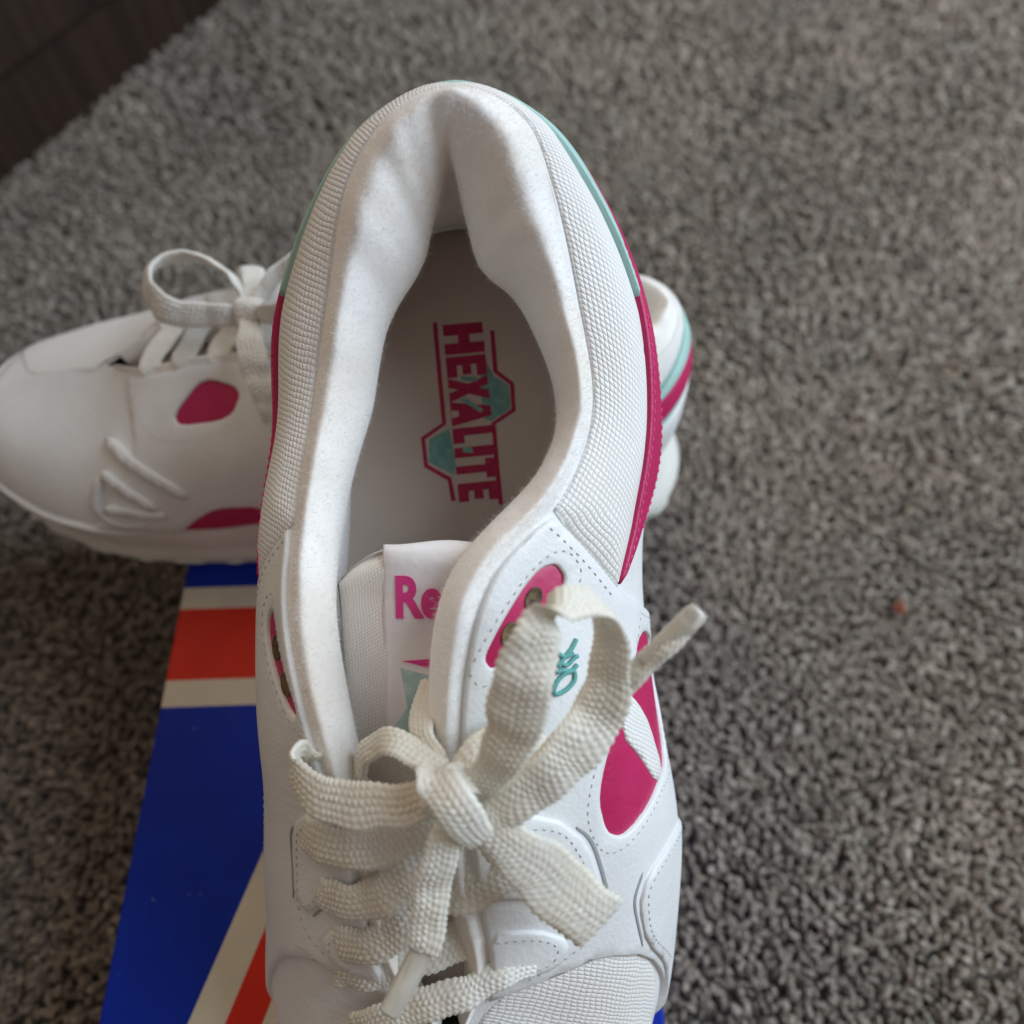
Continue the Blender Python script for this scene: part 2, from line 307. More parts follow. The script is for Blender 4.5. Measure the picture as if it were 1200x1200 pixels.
class Form:
    def __init__(self,R,L,IR,IL,flip=1):
        self.n=len(R)-1; self.flip=flip
        seq=[L[k] for k in range(self.n,0,-1)]+[R[k] for k in range(self.n+1)]
        self.lev=[np.array([r[j] for r in seq],float) for j in range(4)]
        self.m=len(IR)-1
        inn=np.array([IL[k] for k in range(self.m,0,-1)]+[IR[k] for k in range(self.m+1)],float)
        ft=np.array([(-FOOT[k][0],)+FOOT[k][1:] for k in range(self.m,0,-1)]+[FOOT[k] for k in range(self.m+1)],float)
        top=self.lev[3][self.n-self.m:self.n+self.m+1]
        cr=.55*top+.45*inn; cr[:,2]=np.maximum(top[:,2],inn[:,2])+np.where(np.abs(np.arange(-self.m,self.m+1))<=5,.30,.18)
        k=np.abs(np.arange(-self.m,self.m+1))
        und=inn.copy()
        w=np.where(k<=5,1,0)[:,None]
        und=w*(.45*inn+.55*ft)+(1-w)*(inn+np.array([0,0,-1.1])+.25*(ft-inn)*np.array([1,1,0]))
        und[:,2]=np.where(k<=5,4.9,und[:,2])
        self.lin=[top,cr,inn,und,ft]
    def outer(self,u,v):
        """u in [-n,n] (0 heel, + right), v in [0,3]"""
        u=np.asarray(u,float);v=np.asarray(v,float)
        u,v=np.broadcast_arrays(u,v)
        L=np.stack([catmull(l,u+self.n) for l in self.lev],-2) # (...,4,3)
        return self._v(L,v)
    def lining(self,u,w):
        u=np.asarray(u,float);w=np.asarray(w,float);u,w=np.broadcast_arrays(u,w)
        L=np.stack([catmull(l,u+self.m) for l in self.lin],-2)
        return self._v(L,w)
    def _v(self,L,v):
        n=L.shape[-2]
        v=np.clip(v,0,n-1-1e-9); i=np.floor(v).astype(int); f=(v-i)[...,None]
        Q=np.concatenate([2*L[...,:1,:]-L[...,1:2,:],L,2*L[...,-1:,:]-L[...,-2:-1,:]],-2)
        g=lambda k:np.take_along_axis(Q,(i+k)[...,None,None].repeat(3,-1),-2)[...,0,:]
        a,b,c,d=g(0),g(1),g(2),g(3)
        return .5*((2*b)+(c-a)*f+(2*a-5*b+4*c-d)*f*f+(3*b-a-3*c+d)*f**3)
    def normal(self,u,v,fn=None):
        fn=fn or self.outer; e=.02
        du=fn(u+e,v)-fn(u-e,v); dv=fn(u,v+e)-fn(u,v-e)
        n=np.cross(du,dv); n/=np.linalg.norm(n,axis=-1,keepdims=True)+1e-9
        return n
RAW=(RIGHT,LEFT,IN_R,IN_L)
# heel reaches a little further back than the first draft of the tables
def stretch(p):
    x,s,h=p
    if s<6: s-=.75*(1-max(s,0)/6)
    return (x,s,h)
def widen(k,row,side):
    f={2:.12,3:.26,4:.2}.get(k,0)
    return [(x+side*f*(0 if j in(0,3) else 1),s,h) for j,(x,s,h) in enumerate(row)]
RIGHT=[widen(k,[stretch(p) for p in r],1) for k,r in enumerate(RIGHT)]
LEFT=[None if r is None else widen(k,[stretch(p) for p in r],-1 if k<4 else 0) for k,r in enumerate(LEFT)]
IN_R=[stretch(p) for p in IN_R]; IN_L=[None if p is None else stretch(p) for p in IN_L]; FOOT=[stretch(p) for p in FOOT]
UA,VB=2.25,2.0   # cm per station / per level, for flat pattern work
def resample(poly,step,closed=True):
    P=[np.array(p,float) for p in poly]; out=[]
    n=len(P)
    for i in range(n if closed else n-1):
        a,b=P[i],P[(i+1)%n]; k=max(1,int(round(np.linalg.norm(b-a)/step)))
        for j in range(k): out.append(a+(b-a)*j/k)
    if not closed: out.append(P[-1])
    return np.array(out)
def roundcorners(poly,it=2):
    P=np.array(poly,float)
    for _ in range(it):
        Q=[]
        for i in range(len(P)):
            a,b=P[i],P[(i+1)%len(P)]; Q+= [a*.8+b*.2,a*.2+b*.8]
        P=np.array(Q)
    return P
def inside(poly,pts):
    x,y=pts[:,0],pts[:,1]; r=np.zeros(len(pts),bool); n=len(poly)
    for i in range(n):
        x1,y1=poly[i]; x2,y2=poly[(i+1)%n]
        c=((y1>y)!=(y2>y))&(x<(x2-x1)*(y-y1)/(y2-y1+1e-12)+x1); r^=c
    return r
def distpoly(poly,pts):
    d=np.full(len(pts),1e9); n=len(poly)
    for i in range(n):
        a,b=poly[i],poly[(i+1)%n]; ab=b-a; t=np.clip(((pts-a)@ab)/(ab@ab+1e-12),0,1)
        d=np.minimum(d,np.linalg.norm(pts-(a+t[:,None]*ab),axis=1))
    return d
def panel(form,name,poly,mat,parent,thick=.1,base=0,puff=0,puffw=1.0,step=.22,hole=None,soft=1,fn=None,metric=True,edge=.05,lab=None):
    """a cut piece laid on the form: outline in (u,v), own thickness and rounded rim"""
    fn=fn or form.outer; sc=np.array([UA,VB]) if metric else np.ones(2)
    out=np.array(poly,float)*sc
    if soft: out=roundcorners(out,soft)
    loops=[resample(out,step)]
    for k_,hl in enumerate(hole or []): loops.append(resample(roundcorners(np.array(hl,float)*sc,2),step*.5))
    pts=[];edges=[];kind=[]
    for L in loops:
        n0=len(pts)
        pts+=list(L); kind+=[0]*len(L); edges+=[(n0+i,n0+(i+1)%len(L)) for i in range(len(L))]
    lo,hi=out.min(0),out.max(0)
    gx,gy=np.meshgrid(np.arange(lo[0],hi[0],step*1.15),np.arange(lo[1],hi[1],step*1.0),indexing='ij')
    G=np.stack([gx.ravel(),gy.ravel()],1)
    # ring just inside the rim
    rings=[]
    for L in loops:
        t=np.roll(L,-1,0)-np.roll(L,1,0); nrm=np.stack([-t[:,1],t[:,0]],1); nrm/=np.linalg.norm(nrm,axis=1,keepdims=True)+1e-9
        for sg in(1,-1): rings.append(L+nrm*edge*sg)
    R=np.vstack(rings)
    def ok(Q,dm):
        m=inside(loops[0],Q)
        for L in loops[1:]: m&=~inside(L,Q)
        for L in loops: m&=distpoly(L,Q)>dm
        return Q[m]
    R=ok(R,edge*.8); G=ok(G,edge+.07)
    pts+=list(R)+list(G); kind+=[1]*(len(R)+len(G))
    vv,ee,ff,ov,_,_=delaunay_2d_cdt([Vector(p) for p in pts],edges,[],0,1e-6)
    V2=np.array([tuple(v) for v in vv]); kd=np.array([min(kind[k] for k in o) if o else 0 for o in ov])
    T=np.array([f for f in ff if len(f)==3])
    c=V2[T].mean(1); keep=inside(loops[0],c)
    for L in loops[1:]: keep&=~inside(L,c)
    T=T[keep]
    U=V2/sc
    Pm=fn(U[:,0],U[:,1]); N=form.normal(U[:,0],U[:,1],fn)
    off=np.where(kd==0,thick-min(.035,thick*.5),thick)+base
    if puff:
        d=np.full(len(V2),1e9)
        for L in loops: d=np.minimum(d,distpoly(L,V2))
        off=off+puff*np.sin(np.clip(d/puffw,0,1)*math.pi/2)
    top=Pm+N*off[:,None]; F=[tuple(t) for t in T]
    # rim walls
    cnt={}
    for a,b2,c2 in T:
        for e in((a,b2),(b2,c2),(c2,a)): cnt[e]=1
    bd=[e for e in cnt if (e[1],e[0]) not in cnt]
    low={}; V=list(top); uv=list(V2)
    for a,b2 in bd:
        for k in(a,b2):
            if k not in low: low[k]=len(V); V.append(Pm[k]-N[k]*.06); uv.append(V2[k])
        F.append((b2,a,low[a],low[b2]))
    o=mesh_obj(name,fs(V),F,mat,parent,uv=uv); recalc(o)
    # outward check
    if lab: o['label']=lab
    return o
def stitches(form,paths,mat,parent,length=.15,gap=.10,rad=.028,off=.12,name='stitching',fn=None):
    fn=fn or form.outer; V=[];F=[]
    for path in paths:
        pth=np.array(path,float); t=np.linspace(0,len(pth)-1,int(60*len(pth)))
        q=catmull(np.hstack([pth,np.zeros((len(pth),1))]),t)[:,:2]
        P=fn(q[:,0],q[:,1]); N=form.normal(q[:,0],q[:,1],fn); P=P+N*off
        seg=np.r_[0,np.cumsum(np.linalg.norm(np.diff(P,axis=0),axis=1))]
        d=0
        while d+length<seg[-1]:
            def at_(x): return np.array([np.interp(x,seg,P[:,k]) for k in range(3)]),np.array([np.interp(x,seg,N[:,k]) for k in range(3)])
            a,na=at_(d); c,nc=at_(d+length); ax=c-a; ax/=np.linalg.norm(ax)+1e-9; sd=np.cross(ax,na); b0=len(V)
            for f,r,l in((0,.35,-.4),(.2,1,.25),(.8,1,.25),(1,.35,-.4)):
                p=a+(c-a)*f+na*rad*l
                for q4 in range(5):
                    an=q4*2*math.pi/5; V.append(p+(sd*math.cos(an)+na*math.sin(an))*rad*r)
            for k in range(3):
                for q4 in range(5): F.append((b0+k*5+q4,b0+k*5+(q4+1)%5,b0+k*5+5+(q4+1)%5,b0+k*5+5+q4))
            F+= [tuple(b0+i for i in range(5)),tuple(b0+15+i for i in range(4,-1,-1))]
            d+=length+gap
    o=mesh_obj(name,fs(V),F,mat,parent); tag(o,kind='stuff'); return o
def groove(form,path,width,mat,parent,name='groove',base=.0,h=.02):
    pth=np.array(path,float); t=np.linspace(0,len(pth)-1,18); q=catmull(np.hstack([pth,np.zeros((len(pth),1))]),t)[:,:2]*np.array([UA,VB])
    tg=np.gradient(q,axis=0); n=np.stack([-tg[:,1],tg[:,0]],1); n/=np.linalg.norm(n,axis=1,keepdims=True)
    w=width*.5*np.clip(np.sin(np.linspace(.12,math.pi-.12,len(q)))*3,0,1)[:,None]
    poly=np.vstack([q+n*w,(q-n*w)[::-1]])/np.array([UA,VB])
    return panel(form,name,poly,mat,parent,thick=h,base=base,soft=0,step=.15,edge=.012)
def tube(name,pts,r,mat,parent,ns=8,cyc=False,flat=None,sub=6):
    P=np.array(pts,float); t=np.linspace(0,len(P)-1,(len(P)-1)*sub+1); C=catmull(P,t); T=np.gradient(C,axis=0); T/=np.linalg.norm(T,axis=1,keepdims=True)+1e-9
    up=np.array([0,0,1.]); V=[];F=[]
    rr=np.interp(t,np.arange(len(P)),r) if hasattr(r,'__len__') else np.full(len(C),r)
    for k in range(len(C)):
        a=np.cross(T[k],up); 
        if np.linalg.norm(a)<1e-3: a=np.array([1.,0,0])
        a/=np.linalg.norm(a); b2=np.cross(a,T[k])
        for q in range(ns):
            an=2*math.pi*q/ns; V.append(C[k]+(a*math.cos(an)+b2*math.sin(an)*(flat or 1))*rr[k])
    for k in range(len(C)-1):
        for q in range(ns): F.append((k*ns+q,k*ns+(q+1)%ns,(k+1)*ns+(q+1)%ns,(k+1)*ns+q))
    F+=[tuple(range(ns-1,-1,-1)),tuple((len(C)-1)*ns+i for i in range(ns))]
    return recalc(mesh_obj(name,fs(V),F,mat,parent))
def ribbon(name,ctrl,mat,parent,thick=.17,relief=.042,du=.032,na=31,pitch=.15,rows=6,soft=.0):
    """flat woven lace: ctrl rows (x,s,h,width,(wx,ws,wh)); knit relief is real geometry on both faces"""
    C=np.array([c[:3] for c in ctrl],float); Wd=np.array([c[3] for c in ctrl],float); D=np.array([c[4] for c in ctrl],float); D/=np.linalg.norm(D,axis=1,keepdims=True)
    for i in range(1,len(D)):
        if D[i]@D[i-1]<-.35: D[i]=-D[i]
    tt=np.linspace(0,len(C)-1,400); fine=catmull(C,tt); seg=np.r_[0,np.cumsum(np.linalg.norm(np.diff(fine,axis=0),axis=1))]
    n=max(8,int(seg[-1]/du)); d=np.linspace(0,seg[-1],n); t=np.interp(d,seg,tt)
    P=catmull(C,t); W=catmull(Wd[:,None]*np.ones((1,3)),t)[:,0]; S=catmull(D,t)
    ph0=RNG.random(6)*6.28; wob=np.stack([.022*np.sin(d*3.1+ph0[k])+.016*np.sin(d*6.7+ph0[k+3]) for k in range(3)],1); P=P+wob; W=W*(1+.05*np.sin(d*2.3+ph0[0])+.03*np.sin(d*5.9+ph0[1]))
    T=np.gradient(P,axis=0); T/=np.linalg.norm(T,axis=1,keepdims=True)+1e-9
    S=S-(S*T).sum(1)[:,None]*T; S/=np.linalg.norm(S,axis=1,keepdims=True)+1e-9; N=np.cross(S,T)
    ws=np.linspace(-1,1,na); V=np.zeros((n,2*na,3))
    for f,sg in((0,1),(1,-1)):
        wl=ws if sg==1 else ws[::-1]
        prof=np.sqrt(np.clip(1-np.abs(wl)**3,0,1))
        q=(wl+1)/2*rows; idx=np.floor(q-1e-6); lob=np.sin((q-idx)*math.pi).clip(0,1)**.7
        ph=d[:,None]/pitch+(idx*.5+np.abs(wl)*.9)[None]+(.25 if sg<0 else 0)
        bmp=(.5+.5*np.cos(2*math.pi*ph))**.8*lob[None]
        cell=RNG.random((int(seg[-1]/pitch)+3,int(rows)+2)); amp=.5+1.0*cell[np.clip(np.floor(ph).astype(int),0,cell.shape[0]-1),np.clip(idx,0,rows).astype(int)[None]]
        bmp=bmp*amp*(.93+.14*RNG.random((n,na)))
        hgt=(thick/2)*prof[None]+relief*bmp*np.maximum(prof,.35)[None]
        edge=1+.04*np.cos(2*math.pi*d/pitch)[:,None]*(np.abs(wl)>.9)[None]
        V[:,f*na:(f+1)*na]=P[:,None]+S[:,None]*(wl[None]*edge*(W/2)[:,None])[...,None]+N[:,None]*(sg*hgt)[...,None]
        # slight cupping
        V[:,f*na:(f+1)*na]+=N[:,None]*(soft*(wl**2)[None]*np.ones((n,1)))[...,None]
    m2=2*na; F=[]
    for i in range(n-1):
        for j in range(m2): F.append((i*m2+j,i*m2+(j+1)%m2,(i+1)*m2+(j+1)%m2,(i+1)*m2+j))
    F+=[tuple(range(m2-1,-1,-1)),tuple((n-1)*m2+j for j in range(m2))]
    return recalc(mesh_obj(name,fs(V.reshape(-1,3)),F,mat,parent))
def sheet(name,fn,na,nb,mat,parent,uvscale=(1,1),thick=0):
    A,B=np.meshgrid(np.linspace(0,1,na),np.linspace(0,1,nb),indexing='ij'); P=fn(A,B)
    V=P.reshape(-1,3); uv=np.stack([A.ravel()*uvscale[0],B.ravel()*uvscale[1]],1); F=grid_faces(na,nb)
    if thick:
        e=.01; n=np.cross(fn(np.clip(A+e,0,1),B)-fn(np.clip(A-e,0,1),B),fn(A,np.clip(B+e,0,1))-fn(A,np.clip(B-e,0,1))); n/=np.linalg.norm(n,axis=-1,keepdims=True)+1e-9
        n*=np.sign(n[...,2:3].mean()+1e-9)
        r=np.minimum(np.minimum(A,1-A)*na,np.minimum(B,1-B)*nb); k=np.clip(r/2.5,0,1); k=np.sqrt(1-(1-k)**2)
        top=(P+n*(thick*(k-.5))[...,None]).reshape(-1,3); bot=(P-n*(thick*k*.98*.5+thick*.02)[...,None]).reshape(-1,3)
        V=np.vstack([top,bot]); m=na*nb; F=F+[tuple(i+m for i in f[::-1]) for f in F]
        bd=[(i*nb) for i in range(na)]+[(na-1)*nb+j for j in range(1,nb)]+[i*nb+nb-1 for i in range(na-2,-1,-1)]+[j for j in range(nb-2,0,-1)]
        F+=[(bd[k],bd[(k+1)%len(bd)],bd[(k+1)%len(bd)]+m,bd[k]+m) for k in range(len(bd))]
        uv=np.vstack([uv,uv])
        o=mesh_obj(name,fs(V),F,mat,parent,uv=uv); return recalc(o)
    return mesh_obj(name,fs(V),F,mat,parent,uv=uv)
def flat_print(name,poly,surf_fn,mat,parent,lift=.02,step=.12,smooth_it=0):
    """thin printed shape lying on a curved surface; poly in (x,s)"""
    L=np.array(poly,float)
    if smooth_it: L=roundcorners(L,smooth_it)
    L=resample(L,step); e=[(i,(i+1)%len(L)) for i in range(len(L))]
    lo,hi=L.min(0),L.max(0); gx,gy=np.meshgrid(np.arange(lo[0],hi[0],step*1.5),np.arange(lo[1],hi[1],step*1.5)); G=np.stack([gx.ravel(),gy.ravel()],1)
    if len(G): G=G[inside(L,G)]
    if len(G): G=G[distpoly(L,G)>step*.4]
    vv,_,ff,_,_,_=delaunay_2d_cdt([Vector(p) for p in list(L)+list(G)],e,[],0,1e-6)
    V2=np.array([tuple(v) for v in vv]); T=np.array([f for f in ff if len(f)==3]); T=T[inside(L,V2[T].mean(1))]
    V=np.stack([V2[:,0],V2[:,1],surf_fn(V2[:,0],V2[:,1])+lift],1); F=[tuple(t) for t in T]
    cnt={}
    for t in F:
        for a,b2 in((t[0],t[1]),(t[1],t[2]),(t[2],t[0])): cnt[(a,b2)]=1
    V=list(V); low={}
    for a,b2 in [e2 for e2 in cnt if (e2[1],e2[0]) not in cnt]:
        for k in(a,b2):
            if k not in low: low[k]=len(V); V.append(V[k]-np.array([0,0,lift+.01]))
        F.append((b2,a,low[a],low[b2]))
    return recalc(mesh_obj(name,fs(V),F,mat,parent,smooth=False))
def text_polys(txt,size,bold):
    cu=bpy.data.curves.new('lettering','FONT'); cu.body=txt; cu.size=size; cu.offset=bold; cu.resolution_u=6
    o=bpy.data.objects.new('lettering',cu); COL.objects.link(o); dg=bpy.context.evaluated_depsgraph_get(); me=o.evaluated_get(dg).to_mesh()
    V=np.array([tuple(v.co) for v in me.vertices]); F=[tuple(p.vertices) for p in me.polygons]
    o.evaluated_get(dg).to_mesh_clear(); bpy.data.objects.remove(o); bpy.data.curves.remove(cu); return V,F

GL={'H':[[(0,0),(.36,0),(.36,.36),(.64,.36),(.64,0),(1,0),(1,1),(.64,1),(.64,.64),(.36,.64),(.36,1),(0,1)]],
 'E':[[(0,0),(1,0),(1,.25),(.42,.25),(.42,.39),(.9,.39),(.9,.61),(.42,.61),(.42,.75),(1,.75),(1,1),(0,1)]],
 'X':[[(0,0),(.38,0),(.5,.26),(.62,0),(1,0),(.7,.5),(1,1),(.62,1),(.5,.74),(.38,1),(0,1),(.3,.5)]],
 'A':[[(0,0),(.33,0),(.38,.2),(.62,.2),(.67,0),(1,0),(.7,1),(.3,1)]],
 'L':[[(0,0),(1,0),(1,.27),(.5,.27),(.5,1),(0,1)]],'I':[[(0,0),(1,0),(1,1),(0,1)]],
 'T':[[(.3,0),(.7,0),(.7,.74),(1,.74),(1,1),(0,1),(0,.74),(.3,.74)]]}
GROUP_SHOES='pair of white running shoes'
def build_shoe(root,form,detail,medial=(-1,),sides=(1,-1),tongue_lift=0,tongue_cx=0.0):
    n=form.n
    # --- white leather shell
    us=np.linspace(-n,n,27*7+1); vs_=np.linspace(0,3,25)
    P=form.outer(us[:,None],vs_[None]); o=mesh_obj('upper',fs(P.reshape(-1,3)),grid_faces(len(us),len(vs_)),M['leather'],root); recalc(o)
    # --- collar lining
    m=form.m; ul=np.linspace(-9.8,9.8,220); wl=np.linspace(0,4,44)
    def lin_fn(u,w):
        Q=form.lining(u,w)
        k=np.exp(-((np.asarray(w)-1.4)/.9)**2)*np.exp(-(np.asarray(u)/7.)**4)
        amp=.07*np.sin(np.asarray(u)*5.3+.6*np.asarray(w))+.06*np.sin(np.asarray(u)*2.1+1.1)+.035*np.sin(np.asarray(u)*11.+2*np.asarray(w))
        Q=Q.copy(); Q[...,2]+=k*amp; return Q
    P=lin_fn(ul[:,None],wl[None]); lo=mesh_obj('collar_lining',fs(P.reshape(-1,3)),grid_faces(len(ul),len(wl)),M['fleece'],root); recalc(lo)
    if detail:
        N=52000; u=RNG.uniform(-8.6,8.6,N); w=RNG.uniform(.05,2.7,N); Q=lin_fn(u,w); e=.01
        nn=np.cross(lin_fn(u+e,w)-lin_fn(u-e,w),lin_fn(u,w+e)-lin_fn(u,w-e)); nn/=np.linalg.norm(nn,axis=1,keepdims=True)+1e-9
        nn[nn[:,2]<-.2]*=-1
        dr=nn+RNG.normal(0,.65,(N,3)); dr/=np.linalg.norm(dr,axis=1,keepdims=True); ln=RNG.gamma(2.5,.026,N)+.02
        sd=np.cross(dr,RNG.normal(0,1,(N,3))); sd/=np.linalg.norm(sd,axis=1,keepdims=True); sd*=.0026
        bend=RNG.normal(0,.35,(N,3))*ln[:,None]
        A=Q-sd;B=Q+sd;C1=Q+dr*(ln*.55)[:,None]-sd*.8+bend*.3;D1=Q+dr*(ln*.55)[:,None]+sd*.8+bend*.3;E1=Q+dr*ln[:,None]+bend
        V=np.stack([A,B,C1,D1,E1],1).reshape(-1,3); b0=np.arange(N)*5
        F=np.stack([b0,b0+1,b0+3,b0+2],1).tolist()+np.stack([b0+2,b0+3,b0+4],1).tolist()
        fz=mesh_obj('fleece_pile',fs(V),F,M['fuzz'],lo); tag(fz,kind='stuff')
    # --- insole and its print
    fp=[np.array([form.lin[4][m+k] for k in range(0,m+1)]),np.array([form.lin[4][m-k] for k in range(0,m+1)])]
    def foot_w(s,side):
        t=np.linspace(0,m,200); c=catmull(fp[0 if side>0 else 1],t); return np.interp(s,c[:,1],c[:,0])
    s0=fp[0][0,1]
    def ins_h(x,s): return 3.02+.22*(np.abs(x)/3.6)**2.5+.03*np.sin(s*.9+x)
    def ins(A,B):
        s=s0-.3+(A**1.6)*(23-s0); x=foot_w(s+.25,-1)*(1-B)+foot_w(s+.25,1)*B; x=x*1.06
        return np.stack([x,s,ins_h(x,s)],-1)
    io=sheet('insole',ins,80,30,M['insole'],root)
    # lettering runs heel to toe
    o0=np.array([-.80,3.94]); ax=np.array([.10,1.0]); ax/=np.linalg.norm(ax); up=np.array([1,-.10]); up/=np.linalg.norm(up)
    def ip(px,py): return (1.3+(px-600)/39.9,9.6+(py-600)/39.9)
    LN=5.40; LH=1.2
    for ch,a0,a1 in (('H',0,.17),('E',.185,.30),('X',.305,.44),('A',.44,.575),('L',.59,.675),('I',.70,.755),('T',.772,.878),('E',.90,1.0)):
        for g in GL[ch]:
            poly=[o0+ax*(a0+(a1-a0)*gx)*LN+up*gy*LH for gx,gy in g]; flat_print('letter',poly,ins_h,M['print_magenta'],io,.028)
    def line(pts,wd,mat,nm,lift):
        Q=np.array([ip(*p) for p in pts]); t=np.gradient(Q,axis=0); nn=np.stack([-t[:,1],t[:,0]],1); nn/=np.linalg.norm(nn,axis=1,keepdims=True)
        flat_print(nm,np.vstack([Q+nn*wd/2,(Q-nn*wd/2)[::-1]]),ins_h,mat,io,lift)
    line([(507,371),(513,435),(519,494),(494,512),(498,545),(526,561),(531,587)],.13,M['print_magenta'],'logo_line',.020)
    line([(576,380),(580,430),(600,446),(602,478),(578,494),(582,545),(587,591)],.13,M['print_magenta'],'logo_line',.020)
    flat_print('hexagon',[ip(562,423),(ip(572,425)),ip(578,436),ip(595,447),ip(598,476),ip(575,491),ip(567,488),ip(563,458)],ins_h,M['print_teal'],io,.014)
    flat_print('hexagon',[ip(525,500),ip(502,513),ip(501,540),ip(531,556),ip(534,547),ip(528,515)],ins_h,M['print_teal'],io,.014)
    for q in ([(537,464),(545,464),(566,477),(562,481)],[(541,523),(553,523),(554,530),(542,529)],[(538,436),(558,438),(558,443),(540,441)]):
        flat_print('logo_bar',[ip(*p) for p in q],ins_h,M['print_teal'],io,.034)
    # --- midsole and outsole
    un_=np.linspace(-n,n,27*8+1)[:-1]; L0=form.outer(un_,np.zeros_like(un_)); nxt=form.outer(un_+.03,0*un_)-form.outer(un_-.03,0*un_)
    nxt[0]=np.array([1,0,0])*1.0
    nr=np.stack([nxt[:,1],-nxt[:,0]],1); nr/=np.linalg.norm(nr,axis=1,keepdims=True)+1e-9
    ctr=np.array([0,14.]); sgn=np.sign(((L0[:,:2]-np.array([0,0]))*0+nr*(L0[:,:2]-np.stack([0*L0[:,1],np.clip(L0[:,1],4,25)],1))).sum(1)); nr*=np.where(sgn==0,1,sgn)[:,None]
    spring=np.clip((L0[:,1]-20)/9,0,1)**2*1.5
    flare=np.clip((3.4-L0[:,1])/2.6,0,1)*1.1
    def ring(o,h): return np.concatenate([L0[:,:2]+nr*np.broadcast_to(np.asarray(o,float),(len(L0),))[:,None],h[:,None]],1)
    hf=L0[:,2]; rows=[ring(-.7,hf+.2),ring(-.05,hf+.28),ring(.16,hf+.2),ring(.30,hf-.05),ring(.34,hf*.75+spring*.25),ring(.26+flare*0.5,hf*.55+spring*.45),ring(.28+flare*0.8,hf*.38+spring*.6),ring(.42+flare*1,hf*.28+spring*.75),ring(.42+flare*1,.5+spring),ring(.30+flare*1,.42+spring),ring(-.7,.40+spring)]
    V=np.stack(rows,1); k=len(rows); mo=mesh_obj('midsole',fs(V.reshape(-1,3)),grid_faces(len(un_),k,True)+[tuple(i*k+k-1 for i in range(len(un_)))],M['midsole'],root); recalc(mo)
    wv=.05*np.sign(np.sin(np.arange(len(un_))*2*math.pi/6.0)); rows=[ring(.26+flare*1,.47+spring),ring(.40+wv+flare*1,.44+spring),ring(.43+wv+flare*1,.26+spring),ring(.36+wv+flare*1,.02+spring+np.clip(wv,-1,0)*3+.15),ring(.1+flare*1,.0+spring),ring(-.6,.0+spring)]
    V=np.stack(rows,1); k=len(rows); oo=mesh_obj('outsole',fs(V.reshape(-1,3)),grid_faces(len(un_),k,True)+[tuple(i*k+k-1 for i in range(len(un_)))],M['rubber'],root); recalc(oo)
    # --- heel bands run round the back
    def both(top,bot): # lists of (u,v) for u>=0, mirrored
        t=[(-u,v) for u,v in reversed(top) if u>0]+top; b_=bot[::-1]+[(-u,v) for u,v in bot if u>0]; return t+b_
    panel(form,'collar_mesh',both([(0,2.97),(2,2.97),(4,2.97),(5.18,2.97)],[(0,2.75),(1,2.57),(2,2.28),(3,2.12),(4.15,2.08),(5,1.98),(5.66,1.95),(5.45,2.4),(5.28,2.77)]),M['mesh'],root,thick=.06,puff=.24,puffw=.8,soft=0)
    panel(form,'mint_band',both([(0,2.74),(1,2.56),(2,2.27),(2.85,2.12)],[(0,2.42),(1,2.36),(2,2.16),(2.8,2.08)]),M['mint'],root,thick=.22,soft=0,step=.2)
    panel(form,'magenta_band',both([(0,2.41),(1,2.35),(2,2.15),(2.9,2.09),(4.15,2.07),(5.0,1.97),(5.62,1.97)],[(0,1.98),(1,1.93),(2,1.76),(3,1.5),(3.7,1.40),(4.4,1.5),(5.0,1.76),(5.5,1.90)]),M['leather_magenta'],root,thick=.17,soft=0,step=.2)
    panel(form,'mint_band',both([(0,1.97),(1,1.92),(2,1.75),(3,1.49)],[(0,1.82),(1,1.77),(2,1.62),(2.95,1.42)]),M['mint'],root,thick=.10,soft=0,step=.2)
    panel(form,'heel_counter',both([(0,1.80),(1,1.75),(2,1.60),(3,1.38),(3.7,1.2),(4.2,.7)],[(0,.04),(1,.04),(2,.04),(3,.04),(4.3,.04)]),M['leather'],root,thick=.12,soft=0,step=.3)
    W=[(6.55,2.90),(6.34,2.85),(6.07,2.79),(5.72,2.73),(5.64,2.64),(5.72,2.52),(5.85,2.49),(6.07,2.55),(6.38,2.67),(6.54,2.75),(6.62,2.84)]
    wc=np.mean(W,axis=0)
    SW=[(5.98,1.50),(6.1,.8),(6.6,.75),(7.38,1.1),(7.55,1.45),(7.75,1.78),(7.87,2.02),(7.8,2.15),(7.5,2.18),(6.93,1.95),(6.7,1.72)]
    SWM=[(7.2,1.2),(7.9,1.32),(8.3,1.08),(8.62,.62),(8.2,.35),(7.4,.3)]
    UW=[(7.5,2.70),(7.6,2.38),(8.3,2.36),(8.42,2.5),(8.02,2.86)]
    def grow(L,k=1.05):
        c=np.mean(L,axis=0); return [tuple(c+(np.array(p)-c)*k) for p in L]
    W0=list(W)
